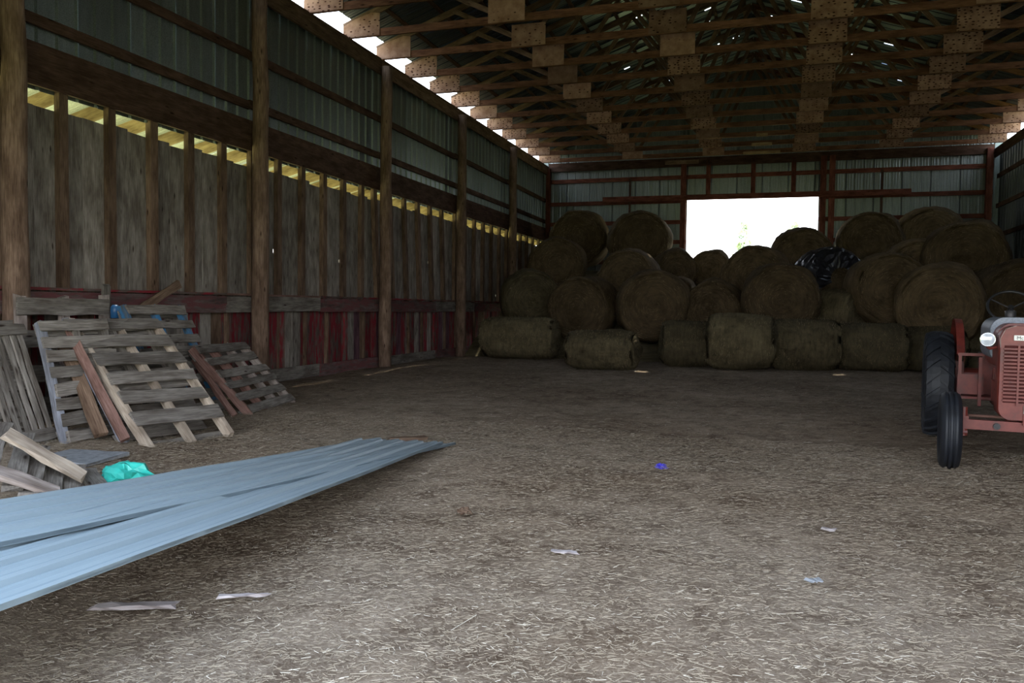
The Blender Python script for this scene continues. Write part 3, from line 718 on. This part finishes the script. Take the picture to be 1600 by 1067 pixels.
# ------------------------------------------------------------------ small things on the floor
def flat(name, label, u0, v0, u1, v1, w, th, mat, cat, seed=0):
    a = onZ(u0, v0, .03); b = onZ(u1, v1, .03); return loose(name, label, a, b, w, th, mat, (0, 0, 1), cat, seed)
flat('wood_splinter', 'long pale pinkish splinter of wood at the lower left of the floor', 145, 948, 270, 945, .05, .018, 'splinter', 'wood scrap', 1)
flat('wood_splinter', 'thin pale splinter right of the long pinkish one', 345, 932, 415, 929, .025, .012, 'splinter', 'wood scrap', 2)
flat('wood_splinter', 'short pale chip of wood in the middle of the floor', 866, 861, 904, 864, .035, .012, 'splinter', 'wood scrap', 3)
flat('wood_splinter', 'small white chip of wood on the right of the floor', 1279, 824, 1311, 829, .03, .012, 'splinter', 'wood scrap', 4)
flat('plank', 'short dark board lying behind the far end of the metal sheets', 608, 686, 668, 684, .1, .03, 'stud', 'plank', 5)
flat('concrete_slab', 'thin pale slab lying in front of the pallets', 75, 712, 172, 718, .55, .03, 'concrete', 'slab', 6)
flat('paper_scrap', 'small grey square scrap at the right of the near floor', 1264, 906, 1279, 906, .05, .006, 'concrete', 'scrap', 7)
def blob(name, label, p, sx_, sy_, sz_, mat, cat, seed):
    V = []; Fs = []; n, m = 20, 9
    for j in range(m+1):
        th = math.pi*j/m
        for i in range(n):
            a = 2*math.pi*i/n; q = Vector((math.sin(th)*math.cos(a), math.sin(th)*math.sin(a), math.cos(th))); k_ = 1+.55*noise.noise(q*2.2+Vector((seed, 0, 0)))+.2*noise.noise(q*6+Vector((seed, 3, 0)))
            V.append((q.x*k_*sx_, q.y*k_*sy_, max(-.35, q.z)*k_*sz_+.33*sz_))
    for j in range(m):
        for i in range(n): a = j*n+i; b = j*n+(i+1) % n; Fs.append((a, b, b+n, a+n))
    return tag(link(name, mesh(name, V, Fs), M[mat], None, p), label, cat)
blob('plastic_bag', 'crumpled teal plastic bag behind the metal sheet at the left', onZ(195, 752, 0)+Vector((0, 0, .0)), .2, .16, .11, 'teal', 'bag', 3)
blob('plastic_bag', 'bit of teal plastic under the collapsed pale pallet', onZ(95, 762, 0), .12, .1, .1, 'teal', 'bag', 6)
blob('plastic_scrap', 'tiny purple-blue crumpled wrapper on the open floor', onZ(1033, 732, 0), .055, .05, .03, 'purpleblue', 'wrapper', 5)
blob('dirt_clod', 'brown clod of dirt in the left middle of the floor', onZ(726, 802, 0), .05, .04, .03, 'stud', 'clod', 8)
tube('plastic_jug', None, [(0, 0, .0), (0, 0, .14), (0, 0, .17)], [.055, .055, .03], 'bluecan', 16)
jug = bpy.data.objects['plastic_jug']; q = onX(180, 497, -7.95); jug.matrix_basis = frame(q, (0, 0, 1), (1, 0, 0)) @ Matrix.Rotation(math.pi/2, 4, 'Y'); tag(jug, 'round blue container wedged on top of the pallet pile', 'container')

# ------------------------------------------------------------------ straw litter
rs = np.random.RandomState(4)
def straws(n, ylo, yhi, lmin, lmax, w, bias):
    y = ylo+(yhi-ylo)*rs.rand(n)**bias; x = rs.uniform(XL+.3, XR_-.2, n)
    return x, y, rs.uniform(lmin, lmax, n), np.full(n, w)
sets = [straws(230000, 2.2, 9, .01, .042, .00085, 1.3), straws(60000, 7, 21, .03, .10, .0025, 1.2), straws(700, 2.2, 12, .06, .2, .0013, 1.2)]
X = np.concatenate([s[0] for s in sets]); Yv = np.concatenate([s[1] for s in sets]); Ln = np.concatenate([s[2] for s in sets]); Wd = np.concatenate([s[3] for s in sets])
dd = np.array([(CR.x), (CR.y)]); keep = np.abs(X*CR.x+Yv*CR.y) < .70*(X*CF.x+Yv*CF.y)+.5; X, Yv, Ln, Wd = X[keep], Yv[keep], Ln[keep], Wd[keep]
an = rs.normal(0, 1.1, len(X)); dx, dy = np.cos(an)*Ln/2, np.sin(an)*Ln/2; wx, wy = -np.sin(an)*Wd, np.cos(an)*Wd
fz = .014*np.sin(1.1*X+.6*Yv)+.012*np.sin(.5*X-1.7*Yv+1)+.008*np.sin(3.1*X+2.3*Yv)
tl = rs.uniform(0, .10, len(X))*Ln; z0_ = fz+rs.uniform(.006, .02, len(X))
P = np.stack([np.stack([X-dx-wx, Yv-dy-wy, z0_], 1), np.stack([X+dx-wx, Yv+dy-wy, z0_+tl], 1), np.stack([X+dx+wx, Yv+dy+wy, z0_+tl+.001], 1), np.stack([X-dx+wx, Yv-dy+wy, z0_+.001], 1)], 1).reshape(-1, 3)
n = len(X); me = bpy.data.meshes.new('straw_litter'); me.vertices.add(4*n); me.vertices.foreach_set('co', P.ravel()); me.loops.add(4*n); me.loops.foreach_set('vertex_index', np.arange(4*n)); me.polygons.add(n)
me.polygons.foreach_set('loop_start', np.arange(n)*4); me.polygons.foreach_set('loop_total', np.full(n, 4))
for k_ in ('straw1', 'straw2', 'straw3', 'straw4'): me.materials.append(M[k_])
me.polygons.foreach_set('material_index', rs.choice(4, n, p=[.40, .36, .05, .19]).astype(np.int32)); me.update(calc_edges=True)
tag(link('straw_litter', me), 'pale chopped straw and chaff strewn over the dirt floor', 'straw', None, 'stuff')

# ------------------------------------------------------------------ tractor
T = empty('tractor', (2.16, 7.98, 0), math.radians(-7.5)); tag(T, 'small old faded red tractor with one lit-looking round headlight, cut by the right edge', 'tractor')
def part(name, geo, mat, parent=T, loc=None, smooth=False, label=None):
    ob = link(name, mesh(name, *geo, smooth=smooth), M[mat], parent, loc)
    if label: ob['label'] = label
    return ob
def front_tire(x):
    r, w = .345, .085
    prof = [(-w*.7, r*.60), (-w*.95, r*.72), (-w, r*.84), (-w*.85, r*.95), (-w*.62, r*.985), (-w*.6, r), (-w*.32, r), (-w*.3, r*.965), (-w*.16, r*.965), (-w*.14, r*1.01), (w*.14, r*1.01), (w*.16, r*.965), (w*.3, r*.965), (w*.32, r), (w*.6, r), (w*.62, r*.985), (w*.85, r*.95), (w, r*.84), (w*.95, r*.72), (w*.7, r*.60), (-w*.7, r*.60)]
    t = part('front_tire', lathe(prof, 40), 'rubber', T, (x, 0, r-.005), True); s = 1 if x > 0 else -1
    part('wheel_rim', lathe([(-w*.6, r*.62), (-w*.3, r*.5), (s*.01, r*.42), (s*.02, r*.15), (s*.06, r*.14), (s*.06, .001)], 28), 'red', t, None, True)
for x in (-.60, .60): front_tire(x)
def rear_tire(x):
    r, w = .60, .145
    prof = [(-w*.62, r*.56), (-w*.95, r*.68), (-w, r*.8), (-w*.9, r*.91), (-w*.55, r*.945), (0, r*.955), (w*.55, r*.945), (w*.9, r*.91), (w, r*.8), (w*.95, r*.68), (w*.62, r*.56), (-w*.62, r*.56)]
    geos = [lathe(prof, 48)]
    for k in range(22):
        for s in (-1, 1):
            a0 = 2*math.pi*(k+(.5 if s > 0 else 0))/22; V = []
            for (xx, da, rr) in ((.0, .0, 1.0), (.5, .10, .995), (.92, .20, .955), (1.02, .22, .84)):
                for wd in (-.030, .030):
                    for q in (rr, rr-.07):
                        a = a0+da+wd; V.append((s*xx*w, math.cos(a)*r*q, math.sin(a)*r*q))
            Fs = []
            for i in range(3):
                b = i*4; Fs += [(b, b+2, b+6, b+4), (b, b+4, b+5, b+1), (b+2, b+3, b+7, b+6), (b+1, b+5, b+7, b+3)]
            Fs += [(0, 1, 3, 2), (12, 14, 15, 13)]
            geos.append((V, Fs))
    t = part('rear_tire', join_geo(geos), 'rubber', T, (x, 2.08, r-.01)); s = 1 if x > 0 else -1
    part('wheel_rim', lathe([(-w*.6, r*.58), (-w*.3, r*.5), (s*.0, r*.46), (s*.02, r*.18), (s*.08, r*.16), (s*.08, .001)], 32), 'red', t, None, True)
for x in (-.61, .61): rear_tire(x)
# front axle
part('front_axle', join_geo([boxg(-.5, .5, -.035, .035, .365, .45), boxg(-.05, .05, -.08, .2, .43, .52)]), 'red')
part('tie_rod', tube_mesh([(-.47, .12, .47), (.47, .12, .47)], .014, 8), 'redwood', smooth=True)
for s in (-1, 1):
    part('axle_knuckle', join_geo([tube_mesh([(s*.49, 0, .30), (s*.49, 0, .56)], .028, 10), tube_mesh([(s*.46, 0, .33), (s*.60, 0, .33)], .03, 10), boxg(s*.49-.035, s*.49+.035, -.04, .13, .45, .48)]), 'red')
    part('axle_bolt', tube_mesh([(s*.24, -.06, .405), (s*.24, -.03, .405)], .028, 10), 'darkmetal')
# grille shell: cross section in XZ, rounded, swept back
def shell(y0, y1, z0, z1, hw, chin=.0, n=10, scale0=.96):
    def ring(y, k):
        pts = []; rr = .12
        for i in range(n+1): a = math.pi/2*i/n; pts.append((hw*k-rr+rr*math.sin(a+0)*1.0 if False else (hw-rr+rr*math.cos(a))*k, y, z1-rr+rr*math.sin(a)))
        for i in range(n+1): a = math.pi/2+math.pi/2*i/n; pts.append((-(hw-rr)*k+rr*math.cos(a)*k, y, z1-rr+rr*math.sin(a)))
        rb = .10
        for i in range(n+1): a = math.pi+math.pi/2*i/n; pts.append((-(hw-rb)*k+rb*math.cos(a)*k, y, z0+rb+rb*math.sin(a)))
        for i in range(n+1): a = 1.5*math.pi+math.pi/2*i/n; pts.append(((hw-rb)*k+rb*math.cos(a)*k, y, z0+rb+rb*math.sin(a)))
        return pts
    V = ring(y0, scale0)+ring(y0+.03, 1)+ring(y1, 1); m = len(V)//3; Fs = []
    for j in range(2):
        for i in range(m): Fs.append((j*m+i, j*m+(i+1) % m, (j+1)*m+(i+1) % m, (j+1)*m+i))
    Fs.append(tuple(range(m))[::-1]); Fs.append(tuple(2*m+i for i in range(m)))
    return V, Fs
part('grille_shell', shell(-.06, .16, .47, 1.29, .245), 'red', smooth=False)
part('grille_opening', boxg(-.205, .205, -.066, -.058, .62, 1.12), 'shadowred')
for k in range(15):
    z = .635+k*.032
    part('grille_slat', join_geo([boxg(-.21, -.105, -.085, -.062, z, z+.015), boxg(-.10, .10, -.092, -.062, z, z+.015), boxg(.105, .21, -.085, -.062, z, z+.015)]), 'red')
for x in (-.10, .10): part('grille_bar', boxg(x-.008, x+.008, -.093, -.06, .60, 1.12), 'red')
part('shell_highlight', tube_mesh([(-.235, -.062, 1.10), (-.238, -.06, 1.18), (-.20, -.06, 1.265), (-.12, -.06, 1.292)], .0025, 6), 'stringer')  # thin pale line standing for the highlight along the shell's edge
bd = part('name_badge', boxg(-.14, .14, -.085, -.06, 1.165, 1.21), 'whiteplastic', label='white name plate with dark lettering')
part('number_plate', boxg(-.05, .09, -.075, -.06, .53, .60), 'stringer', label='small pale plate low on the grille')
fc = bpy.data.curves.new('badge_text', 'FONT'); fc.body = 'McCORMICK'; fc.size = .042; fc.align_x = 'CENTER'; fc.extrude = .001
fo = bpy.data.objects.new('lettering_tmp', fc); C.objects.link(fo); dg = bpy.context.evaluated_depsgraph_get(); tm = bpy.data.meshes.new_from_object(fo.evaluated_get(dg)); bpy.data.objects.remove(fo)
tm.materials.clear(); lt = link('lettering', tm, M['dark'], bd); lt.matrix_basis = Matrix.Translation((0, -.087, 1.173)) @ Matrix.Rotation(math.pi/2, 4, 'X')
part('hood', shell(.16, 1.15, .88, 1.31, .24, scale0=1), 'red')
part('fuel_tank', shell(.50, 1.30, .95, 1.36, .27, scale0=.97), 'greymetal', label='slate grey tank and cowl behind the grille')
part('engine_block', join_geo([boxg(-.14, .14, .2, 1.2, .42, .88), boxg(-.10, .10, 1.2, 2.0, .42, .75), boxg(-.2, -.14, .4, .9, .55, .75), boxg(.14, .22, .5, .9, .6, .8)]+[boxg(-.17, .17, .3+.11*i, .34+.11*i, .72, .86) for i in range(8)]), 'red')
part('exhaust_pipe', tube_mesh([(.2, .45, .8), (.26, .6, .7), (.24, 1.3, .5), (.24, 2.3, .45)], .025, 8), 'darkmetal', smooth=True)
part('radiator_hose', tube_mesh([(-.16, .2, .85), (-.2, .35, .7), (-.15, .5, .6)], .03, 8), 'dark', smooth=True)
part('fan_belt_pulley', lathe([(.17, .001), (.17, .09), (.2, .1), (.23, .09), (.23, .001)], 20, 'y'), 'darkmetal', T, (0, 0, .72))
part('rear_axle_housing', join_geo([tube_mesh([(-.52, 2.08, .70), (.52, 2.08, .70)], .085, 14), boxg(-.2, .2, 1.85, 2.35, .45, .95)]), 'red', smooth=False)
for s in (-1, 1):
    part('final_drive', join_geo([boxg(s*.42-.06, s*.42+.06, 1.96, 2.2, .45, .86), tube_mesh([(s*.36, 2.08, .59), (s*.60, 2.08, .59)], .10, 16)]), 'red')
    part('footrest', join_geo([boxg(min(s*.14, s*.46), max(s*.14, s*.46), 1.40, 1.75, .50, .525), boxg(s*.44-.015, s*.44+.015, 1.38, 1.42, .42, .98), boxg(min(s*.16, s*.46), max(s*.16, s*.46), 1.385, 1.415, .95, .98), boxg(min(s*.22, s*.46), max(s*.22, s*.46), 1.385, 1.40, .55, .76), boxg(s*.27-.015, s*.27+.015, 1.2, 1.24, .45, .95)]), 'red')
    # fender: curved band over the inner half of the tyre with an inner side plate
    V = []; na = 16
    for i in range(na+1):
        a = math.radians(30+132*i/na); 
        for xx, rr in ((.385, .70), (.395, .74), (.47, .745), (.385, .48)): V.append((s*xx, 2.08-rr*math.cos(a), .59+rr*math.sin(a)*1.0))
    Fs = []
    for i in range(na):
        b = i*4; Fs += [(b, b+1, b+5, b+4), (b+1, b+2, b+6, b+5), (b+3, b, b+4, b+7)]
    part('fender', (V, Fs), 'red')
    hx = s*.325
    hl = part('headlight', lathe([(-.02, .058), (-.028, .060), (-.02, .063), (.03, .060), (.075, .042), (.09, .02), (.092, .001)], 24, 'y'), 'darkmetal', T, (hx, .06, 1.165), True)
    part('lens', lathe([(-.036, .001), (-.032, .03), (-.022, .055)], 24, 'y'), 'lens', hl, None, True)
    part('lens_ring', lathe([(-.02, .055), (-.03, .059), (-.02, .063)], 24, 'y'), 'chrome', hl, None, True)
    part('headlight_bracket', tube_mesh([(s*.24, .1, 1.10), (s*.30, .09, 1.085), (hx, .08, 1.10)], .014, 8), 'red')
# steering wheel
tor = []
cx, cy, cz = .04, 1.78, 1.47; tl_ = math.radians(38)
pts = [(cx+.215*math.cos(a), cy+.215*math.sin(a)*math.cos(tl_+.2), cz+.215*math.sin(a)*math.sin(tl_+.2)) for a in [2*math.pi*i/32 for i in range(33)]]
sw = part('steering_wheel', tube_mesh(pts, .014, 8, caps=False), 'dark', smooth=True)
for a in (.52, 2.62, 4.71): part('spoke', tube_mesh([(cx, cy, cz-.02), (cx+.21*math.cos(a), cy+.21*math.sin(a)*math.cos(tl_+.2), cz+.21*math.sin(a)*math.sin(tl_+.2))], .008, 6), 'darkmetal', sw)
part('hub', tube_mesh([(cx, cy-.02, cz), (cx, cy+.03, cz-.05)], .03, 10), 'dark', sw)
part('steering_column', tube_mesh([(cx, cy, cz-.02), (cx, 1.15, 1.15)], .018, 8), 'darkmetal')
V = []; Fs = []
for j in range(9):
    for i in range(17):
        a = 2*math.pi*i/16; r = .02+.2*j/8; V.append((.04+r*math.cos(a), 2.35+r*math.sin(a)*.9, .98+.06*(j/8)**2+(.12*max(0, math.sin(a))*(j/8)**3)))
for j in range(8):
    for i in range(16): a = j*17+i; Fs.append((a, a+1, a+18, a+17))
seat = part('seat', (V, Fs), 'darkmetal', smooth=True); part('seat_spring', tube_mesh([(.04, 2.0, .8), (.04, 2.25, .8), (.04, 2.35, .98)], .02, 6), 'darkmetal', seat)
part('shift_lever', tube_mesh([(0, 1.5, .75), (-.05, 1.55, 1.1)], .01, 6), 'darkmetal')
part('air_cleaner', tube_mesh([(-.05, 1.0, 1.31), (-.05, 1.0, 1.42), (-.05, 1.0, 1.43)], [.045, .05, .03], 14), 'darkmetal', smooth=True)
